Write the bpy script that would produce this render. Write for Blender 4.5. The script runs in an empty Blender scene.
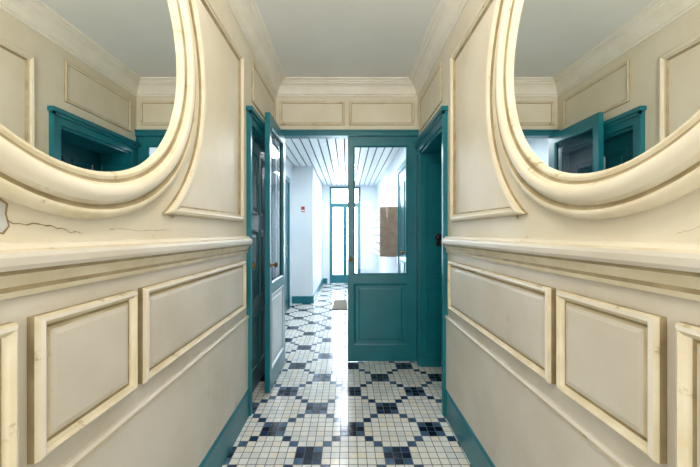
import bpy, math, random
from mathutils import Vector
random.seed(3)
scene=bpy.context.scene
scene.view_settings.view_transform='Standard'

# ---------------- materials ----------------
def lin(c):
    return tuple(((v/255)/12.92 if v/255<=0.04045 else ((v/255+0.055)/1.055)**2.4) for v in c)+(1,)
def paint(name,c1,c2=None,rough=0.5,scale=3.0,bump=0.0,bscale=60,metal=0.0,lo=.35,hi=.7,wear=None,wscale=9,wlo=.64,wstretch=(1,1,1)):
    m=bpy.data.materials.new(name); m.use_nodes=True
    nt=m.node_tree; b=nt.nodes['Principled BSDF']
    b.inputs['Roughness'].default_value=rough; b.inputs['Metallic'].default_value=metal
    if c2 is None: c2=c1
    tc=nt.nodes.new('ShaderNodeTexCoord')
    n=nt.nodes.new('ShaderNodeTexNoise'); n.inputs['Scale'].default_value=scale; n.inputs['Detail'].default_value=6
    nt.links.new(tc.outputs['Object'],n.inputs['Vector'])
    r=nt.nodes.new('ShaderNodeValToRGB')
    r.color_ramp.elements[0].position=lo; r.color_ramp.elements[0].color=lin(c1)
    r.color_ramp.elements[1].position=hi; r.color_ramp.elements[1].color=lin(c2)
    nt.links.new(n.outputs['Fac'],r.inputs['Fac']); out=r.outputs['Color']
    if wear:
        mpn=nt.nodes.new('ShaderNodeMapping'); mpn.inputs['Scale'].default_value=wstretch
        nt.links.new(tc.outputs['Object'],mpn.inputs['Vector'])
        n3=nt.nodes.new('ShaderNodeTexNoise'); n3.inputs['Scale'].default_value=wscale; n3.inputs['Detail'].default_value=8; n3.inputs['Roughness'].default_value=.68
        nt.links.new(mpn.outputs['Vector'],n3.inputs['Vector'])
        r3=nt.nodes.new('ShaderNodeValToRGB'); r3.color_ramp.elements[0].position=wlo; r3.color_ramp.elements[1].position=wlo+.07
        r3.color_ramp.elements[0].color=(0,0,0,1); r3.color_ramp.elements[1].color=(.75,.75,.75,1)
        nt.links.new(n3.outputs['Fac'],r3.inputs['Fac'])
        mx=nt.nodes.new('ShaderNodeMixRGB'); mx.inputs['Color2'].default_value=lin(wear)
        nt.links.new(r3.outputs['Color'],mx.inputs['Fac']); nt.links.new(out,mx.inputs['Color1']); out=mx.outputs['Color']
    nt.links.new(out,b.inputs['Base Color'])
    if bump>0:
        n2=nt.nodes.new('ShaderNodeTexNoise'); n2.inputs['Scale'].default_value=bscale; n2.inputs['Detail'].default_value=4
        nt.links.new(tc.outputs['Object'],n2.inputs['Vector'])
        bp=nt.nodes.new('ShaderNodeBump'); bp.inputs['Strength'].default_value=bump; bp.inputs['Distance'].default_value=0.01
        nt.links.new(n2.outputs['Fac'],bp.inputs['Height']); nt.links.new(bp.outputs['Normal'],b.inputs['Normal'])
    return m
CREAM=paint('cream_paint',(227,219,200),(217,206,181),.5,2.5,.18,14,wear=(196,178,138),wscale=5,wlo=.66)
LOWER=paint('dado_paint',(215,209,198),(202,194,178),.42,3,.2,12,wear=(176,164,138),wscale=6,wlo=.64,wstretch=(1,1,.5))
MOULD=paint('moulding_paint',(221,211,186),(206,192,158),.5,9,.2,40,wear=(164,142,98),wscale=14,wlo=.61)
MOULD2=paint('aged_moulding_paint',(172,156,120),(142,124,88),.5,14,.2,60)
TEAL=paint('teal_paint',(12,114,126),(10,104,118),.32,5,.08,40)
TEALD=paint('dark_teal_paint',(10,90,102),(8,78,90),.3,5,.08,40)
CEIL=paint('ceiling_paint',(234,235,231),(228,229,224),.6,2,.05,20)
CORN=paint('cornice_paint',(240,235,222),(232,225,208),.5,6)
WHITE=paint('white_wall_paint',(228,236,242),(220,230,238),.5,2,.05,30)
SLAT=paint('slat_white_metal',(244,248,250),(238,243,246),.35,4)
DARK=paint('dark_void_paint',(80,84,86),(70,72,74),.7)
GROUT=paint('grout',(104,108,112),(80,84,88),.8,30)
T1=paint('tile_white',(236,237,233),(228,229,226),.13,40)
T2=paint('tile_offwhite',(222,225,222),(212,215,214),.15,40)
T3=paint('tile_cream',(238,233,221),(226,221,208),.14,40)
TB=paint('tile_steel_blue',(76,104,132),(58,86,116),.14,30)
TB2=paint('tile_mid_blue',(40,64,98),(30,52,84),.14,30)
TN=paint('tile_navy',(15,26,52),(10,18,38),.14,30)
CRACK=paint('exposed_plaster',(164,138,100),(132,108,76),.8,60)
CHIP=paint('chipped_undercoat',(205,208,206),(180,180,172),.7,20)
BLACK=paint('blackened_iron',(40,30,28),(26,22,22),.4,10,metal=.3)
BRASS=paint('aged_brass',(150,124,70),(120,96,52),.35,10,metal=.9)
WOOD=paint('mailbox_wood',(150,126,104),(128,104,84),.5,12)
LABEL=paint('label_dark',(56,60,66),(40,44,50),.5)
MATT=paint('coir_mat',(132,120,104),(104,94,82),.95,60,.4,200)
RED=paint('sign_red',(176,44,36),(160,38,32),.4)
PAVE=paint('courtyard_paving',(190,196,200),(170,176,182),.8,3)
WHITEP=paint('pale_panel_paint',(206,218,222),(192,206,212),.3,4)
def mirror_mat():
    m=bpy.data.materials.new('mirror_silver'); m.use_nodes=True
    b=m.node_tree.nodes['Principled BSDF']; b.inputs['Metallic'].default_value=1
    b.inputs['Roughness'].default_value=.0; b.inputs['Base Color'].default_value=(.96,.98,.96,1); return m
MIR=mirror_mat()
def glass_mat():
    m=bpy.data.materials.new('clear_glass'); m.use_nodes=True; nt=m.node_tree
    nt.nodes.remove(nt.nodes['Principled BSDF']); o=nt.nodes['Material Output']
    t=nt.nodes.new('ShaderNodeBsdfTransparent'); t.inputs[0].default_value=(.95,.98,.99,1)
    g=nt.nodes.new('ShaderNodeBsdfGlossy'); g.inputs['Roughness'].default_value=.02
    f=nt.nodes.new('ShaderNodeFresnel'); f.inputs[0].default_value=1.5
    mx=nt.nodes.new('ShaderNodeMixShader')
    nt.links.new(f.outputs[0],mx.inputs[0]); nt.links.new(t.outputs[0],mx.inputs[1]); nt.links.new(g.outputs[0],mx.inputs[2])
    nt.links.new(mx.outputs[0],o.inputs[0]); return m
GLASS=glass_mat()
def emit_mat(name,c,s):
    m=bpy.data.materials.new(name); m.use_nodes=True; b=m.node_tree.nodes['Principled BSDF']
    b.inputs['Base Color'].default_value=c; b.inputs['Emission Color'].default_value=c; b.inputs['Emission Strength'].default_value=s
    return m

# ---------------- mesh helper ----------------
class MB:
    def __init__(s): s.v=[];s.f=[];s.mi=[];s.mats=[]
    def m(s,mat):
        if mat not in s.mats: s.mats.append(mat)
        return s.mats.index(mat)
    def face(s,pts,mat):
        b=len(s.v); s.v+= [tuple(p) for p in pts]; s.f.append(tuple(range(b,b+len(pts)))); s.mi.append(s.m(mat))
    def box(s,x0,x1,y0,y1,z0,z1,mat,mp=None):
        c=[(x0,y0,z0),(x1,y0,z0),(x1,y1,z0),(x0,y1,z0),(x0,y0,z1),(x1,y0,z1),(x1,y1,z1),(x0,y1,z1)]
        if mp: c=[mp(*p) for p in c]
        b=len(s.v); s.v+=c
        for f in ((0,3,2,1),(4,5,6,7),(0,1,5,4),(1,2,6,5),(2,3,7,6),(3,0,4,7)):
            s.f.append(tuple(b+i for i in f)); s.mi.append(s.m(mat))
    def sweep(s,poly,prof,mp,mats,fill=None):
        """closed polygon (CCW) swept with profile (inset,height)"""
        n=len(poly); loops=[]
        for d,h in prof:
            lp=[]
            for i in range(n):
                p0=Vector(poly[i-1]);p=Vector(poly[i]);p1=Vector(poly[(i+1)%n])
                a=(p-p0).normalized();b=(p1-p).normalized()
                na=Vector((-a.y,a.x));nb=Vector((-b.y,b.x))
                k=na+nb; den=max(.25,1+na.dot(nb)); q=p+k*(d/den)
                lp.append(mp(q.x,q.y,h))
            loops.append(lp)
        base=len(s.v)
        for lp in loops: s.v+=lp
        for k in range(len(prof)-1):
            mm=s.m(mats[k] if isinstance(mats,list) else mats)
            for i in range(n):
                j=(i+1)%n
                s.f.append((base+k*n+i,base+k*n+j,base+(k+1)*n+j,base+(k+1)*n+i)); s.mi.append(mm)
        if fill:
            k=len(prof)-1
            s.f.append(tuple(base+k*n+i for i in range(n))); s.mi.append(s.m(fill))
    def extr(s,prof,y0,y1,mp,mat):
        n=len(prof);b=len(s.v)
        s.v+=[mp(a,y0,z) for a,z in prof]+[mp(a,y1,z) for a,z in prof]
        mm=s.m(mat[0] if isinstance(mat,list) else mat)
        for i in range(n-1):
            s.f.append((b+i,b+i+1,b+n+i+1,b+n+i)); s.mi.append(s.m(mat[i]) if isinstance(mat,list) else mm)
        s.f.append(tuple(b+i for i in range(n)));s.mi.append(mm)
        s.f.append(tuple(b+n+i for i in range(n)));s.mi.append(mm)
    def lathe(s,prof,c,axis,mat,n=24,smooth=None):
        ax=Vector(axis).normalized(); u=ax.orthogonal().normalized(); w=ax.cross(u)
        b=len(s.v)
        for r,h in prof:
            for i in range(n):
                t=2*math.pi*i/n
                s.v.append(tuple(Vector(c)+ax*h+u*(r*math.cos(t))+w*(r*math.sin(t))))
        for k in range(len(prof)-1):
            mm=s.m(mat[k] if isinstance(mat,list) else mat)
            for i in range(n):
                j=(i+1)%n
                s.f.append((b+k*n+i,b+k*n+j,b+(k+1)*n+j,b+(k+1)*n+i)); s.mi.append(mm)
    def obj(s,name,parent=None,smooth=False,recalc=True):
        me=bpy.data.meshes.new(name); me.from_pydata(s.v,[],s.f)
        for m in s.mats: me.materials.append(m)
        me.polygons.foreach_set('material_index',s.mi)
        if smooth: me.polygons.foreach_set('use_smooth',[True]*len(s.f))
        me.update()
        if recalc:
            import bmesh
            bm=bmesh.new(); bm.from_mesh(me); bmesh.ops.recalc_face_normals(bm,faces=bm.faces); bm.to_mesh(me); bm.free()
        o=bpy.data.objects.new(name,me); scene.collection.objects.link(o)
        if parent: o.parent=parent
        return o
def empty(name):
    e=bpy.data.objects.new(name,None); scene.collection.objects.link(e); return e

W=.70; H=2.757; EYE=1.27
YB=-1.6          # wall behind camera
YP=3.25          # partition
D0,D1=2.37,3.16  # side-door opening
DT=2.05
MCS={-1:(.86,1.93),1:(.89,1.93)}    # mirror centres (y,z)

# ---------------- floor ----------------
fl=MB(); T=.051
fl.box(-1.1,1.1,YB-.1,8.5,-.06,-.0015,GROUT)
i0=int((-1.1-.035)/T)+0; i1=int((1.1-.035)/T)
j0=int((YB-2.145)/T); j1=int((8.5-2.145)/T)
for i in range(i0,i1):
    for j in range(j0,j1):
        cx=.035+i*T; cy=2.145+j*T; g=.0022
        a=abs(((i+5)%10)-5); b=abs(((j+5)%10)-5)
        nd=min(a+b,(5-a)+(5-b))
        if nd<=1: mt=TN
        elif (i+j)%10==0 or (i-j)%10==0: mt=random.choice([TB,TB,TB2])
        else: mt=random.choice([T1,T1,T2,T3])
        h=T/2-g
        fl.face([(cx-h,cy-h,0),(cx+h,cy-h,0),(cx+h,cy+h,0),(cx-h,cy+h,0)],mt)
fl.obj('floor',recalc=False)

# ---------------- ceilings ----------------
c=MB(); c.box(-1.1,1.1,YB-.1,3.33,H,H+.1,CEIL); c.obj('ceiling')
c=MB(); c.box(-1.1,1.1,3.33,8.5,2.6,2.7,DARK)
x=-1.06
while x<.84:
    c.box(x,x+.097,3.33,8.4,2.49,2.502,SLAT); x+=.115
c.obj('ceiling_slatted')

# cornice
c=MB()
prof=[(0,2.615),(.010,2.617),(.014,2.63),(.024,2.634),(.028,2.65),(.035,2.675),(.048,2.698),(.066,2.712),(.074,2.716),(.076,2.728),(.088,2.732),(.092,2.742),(.112,2.746),(.116,H)]
c.sweep([(-W,YB),(W,YB),(W,YP),(-W,YP)],prof,lambda u,v,h:(u,v,h),CORN)
c.obj('trim_cornice')

# ---------------- side walls ----------------
def circle_pts(MC,r,z0,z1,n):
    a0=math.asin((z0-MC[1])/r); a1=math.asin((z1-MC[1])/r)
    return [(MC[0]+r*math.cos(a0+(a1-a0)*k/n),MC[1]+r*math.sin(a0+(a1-a0)*k/n)) for k in range(n+1)]
PAN=[(0,0),(0,.016),(.005,.026),(.013,.030),(.021,.024),(.026,.012),(.033,.010),(.038,.016),(.052,.020)]
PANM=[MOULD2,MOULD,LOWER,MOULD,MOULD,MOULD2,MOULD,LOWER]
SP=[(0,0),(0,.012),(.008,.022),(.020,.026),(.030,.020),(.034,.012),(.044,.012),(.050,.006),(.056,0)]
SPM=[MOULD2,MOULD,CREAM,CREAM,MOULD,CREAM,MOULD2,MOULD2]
THIN=[(0,0),(.002,.008),(.009,.012),(.018,.009),(.024,.003),(.028,0)]
THINM=[MOULD2,MOULD,MOULD,MOULD,MOULD2]
def side(s,name):
    MC=MCS[s]
    mp=lambda y,z,a:(s*(W-a),y,z)
    mb=MB()
    def wb(x0,x1,y0,y1,z0,z1,m):
        a,b=sorted((s*x0,s*x1)); mb.box(a,b,y0,y1,z0,z1,m)
    wb(W,1.1,YB-.1,D0,1.15,H,CREAM); wb(W,1.1,YB-.1,D0,0,1.15,LOWER)
    wb(W,1.1,D0,D1,DT,H,CREAM)
    wb(W,1.1,D1,YP+.08,0,H,CREAM)
    back=.79 if s<0 else 1.02
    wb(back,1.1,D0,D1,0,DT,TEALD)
    mb.box(*sorted((s*(W-.012),s*(W+.01))),YB,D0-.07,.19,.695,LOWER)
    mb.extr([(.012,.68),(.018,.684),(.02,.694),(.012,.702),(0,.702)],YB,D0-.07,lambda a,y,z:(s*(W-a),y,z),[MOULD2,MOULD,LOWER,LOWER])
    zt,zb=1.087,.765
    for y0,y1 in ((1.105,2.21),(.722,1.068),(.335,.683),(-.80,.298),(-1.5,-.84)):
        mb.sweep([(y0,zb),(y1,zb),(y1,zt),(y0,zt)],PAN,mp,PANM,fill=LOWER)
    arc=circle_pts(MC,.70,1.345,2.44,28)
    poly=[(2.18,1.345),(2.18,2.44)]+arc[::-1]
    mb.sweep(poly,SP,mp,SPM)
    poly2=[(2*MC[0]-y,z) for y,z in poly][::-1]
    mb.sweep(poly2,SP,mp,SPM)
    mb.sweep([(2.42,2.24),(3.16,2.24),(3.16,2.55),(2.42,2.55)],THIN,mp,THINM)
    mb.obj(name)
    r=MB()
    pr=[(0,1.135),(.010,1.137),(.014,1.150),(.012,1.160),(.017,1.172),(.024,1.186),(.027,1.192),(.038,1.196),(.043,1.206),(.043,1.222),(.038,1.232),(.026,1.238),(.020,1.248),(.0,1.252)]
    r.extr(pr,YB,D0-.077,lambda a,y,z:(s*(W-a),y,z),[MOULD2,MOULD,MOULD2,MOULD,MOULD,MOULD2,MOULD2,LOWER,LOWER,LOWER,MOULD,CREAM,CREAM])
    r.obj('trim_chair_rail_'+name.split('_')[1])
    b=MB()
    b.extr([(0,0),(.02,0),(.02,.17),(.014,.185),(.006,.19),(0,.19)],YB,D0-.077,lambda a,y,z:(s*(W-a),y,z),TEAL)
    b.obj('baseboard_'+name.split('_')[1])
side(-1,'wall_left'); side(1,'wall_right')
b=MB(); b.box(-W,W,YB-.1,YB,0,H,CREAM); b.obj('wall_back')

# cracks
def crack(s,pts,w,name,mat=CRACK):
    mb=MB()
    P=[]
    for k in range(len(pts)-1):
        for q in range(6):
            t=q/6; P.append((pts[k][0]+(pts[k+1][0]-pts[k][0])*t,pts[k][1]+(pts[k+1][1]-pts[k][1])*t+random.uniform(-.003,.003)))
    P.append(pts[-1])
    for k in range(len(P)-1):
        w0=w*random.uniform(.4,1.2)
        mb.face([(s*(W-.001),P[k][0],P[k][1]-w0),(s*(W-.001),P[k+1][0],P[k+1][1]-w0),(s*(W-.001),P[k+1][0],P[k+1][1]+w0),(s*(W-.001),P[k][0],P[k][1]+w0)],mat)
    return mb.obj(name)
cr=empty('wall_paint_crack')
for s,pts,w in ((-1,[(.60,1.335),(.69,1.293),(.78,1.288),(.83,1.275),(.87,1.27)],.0014),(-1,[(.97,1.285),(1.1,1.28),(1.3,1.283)],.0008),
                (1,[(.60,1.30),(.68,1.275),(.70,1.268)],.0004)):
    crack(s,pts,w,'crack_line').parent=cr
ch=MB()
ch.face([(-W+.0012,y,z) for y,z in ((.60,1.28),(.672,1.268),(.684,1.285),(.678,1.31),(.681,1.332),(.66,1.345),(.60,1.35))],CRACK)
ch.face([(-W+.0018,y,z) for y,z in ((.60,1.284),(.668,1.272),(.680,1.286),(.673,1.31),(.675,1.33),(.657,1.34),(.60,1.345))],CHIP)
ch.obj('chip_patch').parent=cr

# ---------------- mirrors ----------------
for s in (-1,1):
    MC=MCS[s]
    e=empty('round_wall_mirror')
    mb=MB()
    pr=[(.615,0),(.622,.012),(.620,.028),(.606,.036),(.596,.034),(.590,.026),(.582,.026),(.574,.038),(.560,.048),(.545,.050),(.530,.043),(.522,.032),(.512,.026),(.506,.030),(.498,.028),(.494,.020),(.490,.012)]
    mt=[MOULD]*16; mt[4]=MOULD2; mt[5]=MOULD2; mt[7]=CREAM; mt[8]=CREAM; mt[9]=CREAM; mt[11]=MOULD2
    mb.lathe(pr,(s*W,MC[0],MC[1]),(-s,0,0),mt,128)
    mb.obj('frame',e,smooth=True)
    g=MB(); g.face([(s*(W-.013),MC[0]+.494*math.cos(2*math.pi*k/128),MC[1]+.494*math.sin(2*math.pi*k/128)) for k in range(128)],MIR)
    g.obj('glass',e)

# ---------------- side doors ----------------
def side_door(s,depth):
    e=empty('door_1' if s<0 else 'door_2')
    f=MB()
    AW=.075
    def ar(y0,y1,z0,z1,a0,a1,m=TEAL):
        xs=sorted((s*(W-a0),s*(W-a1))); f.box(xs[0],xs[1],y0,y1,z0,z1,m)
    ar(D0-AW,D0,0,DT+AW,0,.020); ar(D0-AW,D0-AW+.02,0,DT+AW,.02,.032)
    ar(D1,YP-.005,0,DT+AW,0,.018)
    ar(D0,D1,DT,DT+AW,0,.020); ar(D0-AW,YP-.005,DT+AW-.022,DT+AW,.02,.032)
    ar(D0-AW-.012,YP-.005,DT+AW,DT+AW+.03,0,.045)
    ar(D0-.001,D0+.02,0,DT,-depth,0,TEAL); ar(D1-.02,D1+.001,0,DT,-depth,0,TEAL); ar(D0,D1,DT-.02,DT+.001,-depth,0,TEAL)
    f.obj('frame',e)
    l=MB()
    xs=sorted((s*(W+depth),s*(W+depth-.04)))
    y0,y1=D0+.022,D1-.022
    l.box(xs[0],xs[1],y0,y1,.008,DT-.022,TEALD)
    dm=lambda y,z,a:(s*(W+depth-.04-a),y,z)
    pf=[(0,0),(.004,.012),(.018,.014),(.024,.004),(.045,.004),(.06,.012)]
    for za,zb in ((.18,.62),(.74,1.30),(1.42,1.92)):
        ym=(y0+y1)/2
        for a,b2 in ((y0+.09,ym-.04),(ym+.04,y1-.09)):
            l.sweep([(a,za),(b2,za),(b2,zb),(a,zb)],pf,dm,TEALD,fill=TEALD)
    l.obj('leaf',e)
    k=MB()
    k.lathe([(0,.0),(.025,0),(.025,.006),(.01,.008),(.01,.035),(.026,.042),(.028,.055),(.018,.066),(0,.068)],(s*(W+depth-.04),y0+.05,1.03),(-s,0,0),BRASS)
    k.obj('knob',e,smooth=True)
    return e
side_door(-1,.085)
e2=side_door(1,.31)
l=MB()
rm=lambda x,z,a:(x,D1-.02-a,z)
for za,zb in ((.12,.75),(.85,1.93)):
    l.sweep([(.75,za),(.97,za),(.97,zb),(.75,zb)],[(0,0),(.004,.008),(.014,.008),(.02,.002)],rm,TEAL,fill=TEAL)
l.obj('reveal_panels',e2)
l=MB()
l.lathe([(0,.0),(.034,0),(.034,.012),(.02,.02),(.014,.022),(.014,.045),(.0,.05)],(.868,D1-.02,1.235),(0,-1,0),BLACK)
l.box(.848,.888,D1-.036,D1-.02,1.15,1.20,BLACK)
l.obj('lock',e2)

# ---------------- partition ----------------
LT=2.225
p=MB()
p.box(-W,W,YP,YP+.08,2.285,H,CREAM)
pm=lambda x,z,a:(x,YP-a,z)
for a,b2 in ((-.665,-.02),(.02,.665)):
    p.sweep([(a,2.335),(b2,2.335),(b2,2.575),(a,2.575)],THIN,pm,THINM)
p.obj('wall_partition')
e=empty('door_frame_glazed_partition')
f=MB()
f.box(-W,W,YP-.02,YP+.08,LT+.003,2.285,TEAL); f.box(-W,W,YP-.03,YP-.02,2.268,2.285,TEAL)
f.box(-W,-W+.028,YP-.005,YP+.08,0,LT+.003,TEAL); f.box(W-.012,W,YP-.005,YP+.08,0,LT+.003,TEAL)
f.obj('frame',e)
def glazed_leaf(name,mp,wd,mback=None):
    e=empty(name); m=MB(); S0,S1=.055,.09; Z0=.012
    def bx(u0,u1,v0,v1,w0,w1,mat=TEAL): m.box(u0,u1,w0,w1,v0,v1,mat,mp=lambda a,b,c:mp(a,c,b))
    bx(0,S0,Z0,LT,0,-.04); bx(wd-S1,wd,Z0,LT,0,-.04)
    bx(S0,wd-S1,LT-.09,LT,0,-.04); bx(S0,wd-S1,Z0,.17,0,-.04); bx(S0,wd-S1,.78,.865,0,-.04)
    pmx=WHITEP if mback else TEAL
    bx(S0,wd-S1,.17,.78,-.012,-.028,TEAL)
    g=lambda u,v,h:mp(u,v,-.012+h)
    pr=[(0,.012),(.004,.015),(.014,.012),(.018,.004),(.024,.001),(.05,.001),(.062,.006)]
    m.sweep([(S0,.17),(wd-S1,.17),(wd-S1,.78),(S0,.78)],pr,g,pmx,fill=pmx)
    g2=lambda u,v,h:mp(u,v,-.028-h)
    m.sweep([(S0,.17),(wd-S1,.17),(wd-S1,.78),(S0,.78)],pr,g2,TEAL,fill=TEAL)
    m.sweep([(S0,.865),(wd-S1,.865),(wd-S1,LT-.09),(S0,LT-.09)],[(0,.012),(.004,.014),(.012,.004),(.014,-.004)],g,TEAL)
    m.obj('leaf',e)
    q=MB(); q.face([mp(S0,.865,-.02),mp(wd-S1,.865,-.02),mp(wd-S1,LT-.09,-.02),mp(S0,LT-.09,-.02)],GLASS); q.obj('glass_pane',e)
    k=MB(); cc=mp(.028,1.02,0); n=Vector(mp(0,0,1))-Vector(mp(0,0,0))
    k.lathe([(0,0),(.02,0),(.02,.004),(.008,.006),(.008,.03),(.021,.036),(.022,.048),(.012,.056),(0,.057)],cc,n,BRASS)
    k.obj('knob',e,smooth=True)
    return e
glazed_leaf('door_glazed_leaf',lambda u,v,w:(.008+u,YP-w,v),.678)
glazed_leaf('door_glazed_leaf',lambda u,v,w:(-.607+w,2.60+u,v),.645,True)

# ---------------- rear hall ----------------
h=MB()
h.box(-1.1,-1.0,3.33,6.0,0,2.6,WHITE); h.box(-1.1,-.62,6.0,8.4,0,2.6,WHITE); h.obj('wall_hall_left')
h=MB(); h.box(.76,1.1,3.33,8.4,0,2.6,WHITE); h.obj('wall_hall_right')
FX0,FX1,FZ=-.44,.34,2.46
h=MB(); h.box(-1.1,FX0,8.4,8.5,0,2.6,WHITE); h.box(FX1,1.1,8.4,8.5,0,2.6,WHITE); h.box(FX0,FX1,8.4,8.5,FZ,2.6,WHITE); h.obj('wall_hall_end')
h=MB()
h.box(-1.0,-.605,5.985,6.0,0,.13,TEAL); h.box(-.62,-.605,6.0,8.4,0,.13,TEAL); h.box(-1.0,-.985,3.33,4.42,0,.13,TEAL)
h.box(-.605,FX0-.06,8.385,8.4,0,.13,TEAL); h.box(FX1+.06,.745,8.385,8.4,0,.13,TEAL); h.box(.745,.76,4.93,8.4,0,.13,TEAL)
h.obj('baseboard_hall')
def flat_door(name,s,x,y0,y1,zt):
    e=empty(name); m=MB()
    def bx(a0,a1,ya,yb,za,zb,mat): xs=sorted((s*(x-a0),s*(x-a1))); m.box(xs[0],xs[1],ya,yb,za,zb,mat)
    bx(0,.03,y0,y0+.08,0,zt,TEAL); bx(0,.03,y1-.08,y1,0,zt,TEAL); bx(0,.03,y0+.08,y1-.08,zt-.08,zt,TEAL)
    bx(0,.018,y0+.08,y1-.08,.01,zt-.08,TEALD)
    dm=lambda y,z,a:(s*(x-.018-a),y,z)
    for za,zb in ((.2,.9),(1.05,zt-.25)):
        m.sweep([(y0+.18,za),(y1-.18,za),(y1-.18,zb),(y0+.18,zb)],[(0,0),(.005,.01),(.02,.01),(.03,.002)],dm,TEAL,fill=TEALD)
    m.obj('leaf',e)
    k=MB(); k.lathe([(0,0),(.02,0),(.01,.01),(.01,.03),(.024,.04),(.02,.055),(0,.058)],(s*(x-.018),y0+.13,1.03),(-s,0,0),BRASS); k.obj('knob',e,smooth=True)
flat_door('door_3',-1,1.0,4.45,5.62,2.2)
flat_door('door_4',1,.76,4.05,4.80,2.2)
e=empty('door_5'); m=MB(); y0,y1=8.39,8.46
m.box(FX0,FX0+.05,y0,y1,0,FZ,TEAL); m.box(FX1-.05,FX1,y0,y1,0,FZ,TEAL); m.box(FX0+.05,FX1-.05,y0,y1,FZ-.05,FZ,TEAL); m.box(FX0+.05,FX1-.05,y0,y1,1.98,2.05,TEAL)
xm=(FX0+FX1)/2; m.box(xm-.025,xm+.025,y0+.01,y1,0.005,1.98,TEAL)
for a,b2 in ((FX0+.05,xm-.025),(xm+.025,FX1-.05)):
    m.box(a,b2,y0+.01,y1,.005,.22,TEAL); m.box(a,b2,y0+.01,y1,1.94,1.98,TEAL); m.box(a,a+.022,y0+.01,y1,.22,1.94,TEAL); m.box(b2-.022,b2,y0+.01,y1,.22,1.94,TEAL)
m.obj('frame',e)
g=MB(); g.face([(FX0+.05,8.43,.2),(FX1-.05,8.43,.2),(FX1-.05,8.43,FZ-.05),(FX0+.05,8.43,FZ-.05)],GLASS); g.obj('glass_pane',e)
# mailboxes
e=empty('mailbox_bank'); m=MB(); X0,X1=.49,.757; Y0,Y1=4.95,6.5; Z0,Z1=.92,1.67
m.box(X0+.01,X1,Y0,Y1,Z0,Z1,WOOD)
m.obj('cabinet',e); m=MB()
nr,nc=6,5
for r in range(nr):
    for cc in range(nc):
        ya=Y0+.02+cc*(Y1-Y0-.04)/nc; yb=ya+(Y1-Y0-.04)/nc-.015; za=Z0+.02+r*(Z1-Z0-.03)/nr; zb=za+(Z1-Z0-.03)/nr-.02
        m.box(X0-.004,X0+.01,ya,yb,za,zb,WHITEP); m.box(X0-.006,X0-.004,ya+.02,yb-.02,zb-.06,zb-.015,LABEL)
m.obj('box_doors',e)
m=MB()
m.box(-.24,-.0,5.5,6.25,.0005,.014,MATT); m.box(-.25,.01,5.49,6.26,.0,.008,LABEL); m.obj('doormat')
m=MB(); m.box(-.83,-.77,5.988,6.0,1.66,1.76,RED); m.box(-.825,-.775,5.986,5.989,1.675,1.70,WHITE); m.obj('fire_safety_sign')
m=MB(); m.box(-4,4,8.5,16,-.1,-.02,PAVE); m.obj('courtyard_ground')

# ---------------- lights ----------------
e=empty('added_fill_globe'); GY=.85; GZ=2.42; GR=.15  # unseen glowing globe, added to brighten the ceiling and walls
m=MB(); m.lathe([(0,0),(.06,0),(.055,.02),(.012,.03),(.008,.04),(.008,H-GZ-GR-.02),(.05,H-GZ-GR-.01),(.05,H-GZ-GR+.01),(0,H-GZ-GR+.02)],(0,GY,H),(0,0,-1),BRASS,24); m.obj('stem',e,smooth=True)
m=MB(); m.lathe([(GR*math.sin(math.pi*k/16),GR*math.cos(math.pi*k/16)) for k in range(17)],(0,GY,GZ),(0,0,1),emit_mat('fill_emission',(1,.965,.91,1),29),32); m.obj('fill_globe',e,smooth=True)
def area(name,loc,rot,sx,sy,en,col):
    l=bpy.data.lights.new(name,'AREA'); l.shape='RECTANGLE'; l.size=sx; l.size_y=sy; l.energy=en; l.color=col
    o=bpy.data.objects.new(name,l); o.location=loc; o.rotation_euler=rot; scene.collection.objects.link(o)
area('fill_behind',(0,YB+.1,1.5),(math.radians(100),0,0),1.25,2.2,48,(.98,.99,1))  # added fill light behind the camera; the back wall has no opening
area('hall_ceiling_light',(-.1,4.6,2.46),(0,0,0),.3,1.2,36,(.88,.95,1))
area('hall_ceiling_light',(-.0,7.0,2.46),(0,0,0),.3,1.2,40,(.85,.93,1))
w=bpy.data.worlds.new('World'); scene.world=w; w.use_nodes=True
bg=w.node_tree.nodes['Background']; bg.inputs[0].default_value=(.80,.91,1,1); bg.inputs[1].default_value=18.0

# ---------------- camera ----------------
cd=bpy.data.cameras.new('camera'); cd.sensor_width=36; cd.lens=330/700*36; cd.shift_x=3/700; cd.clip_start=.02
co=bpy.data.objects.new('camera',cd); co.location=(0,0,EYE); co.rotation_euler=(math.radians(90),0,0)
scene.collection.objects.link(co); scene.camera=co
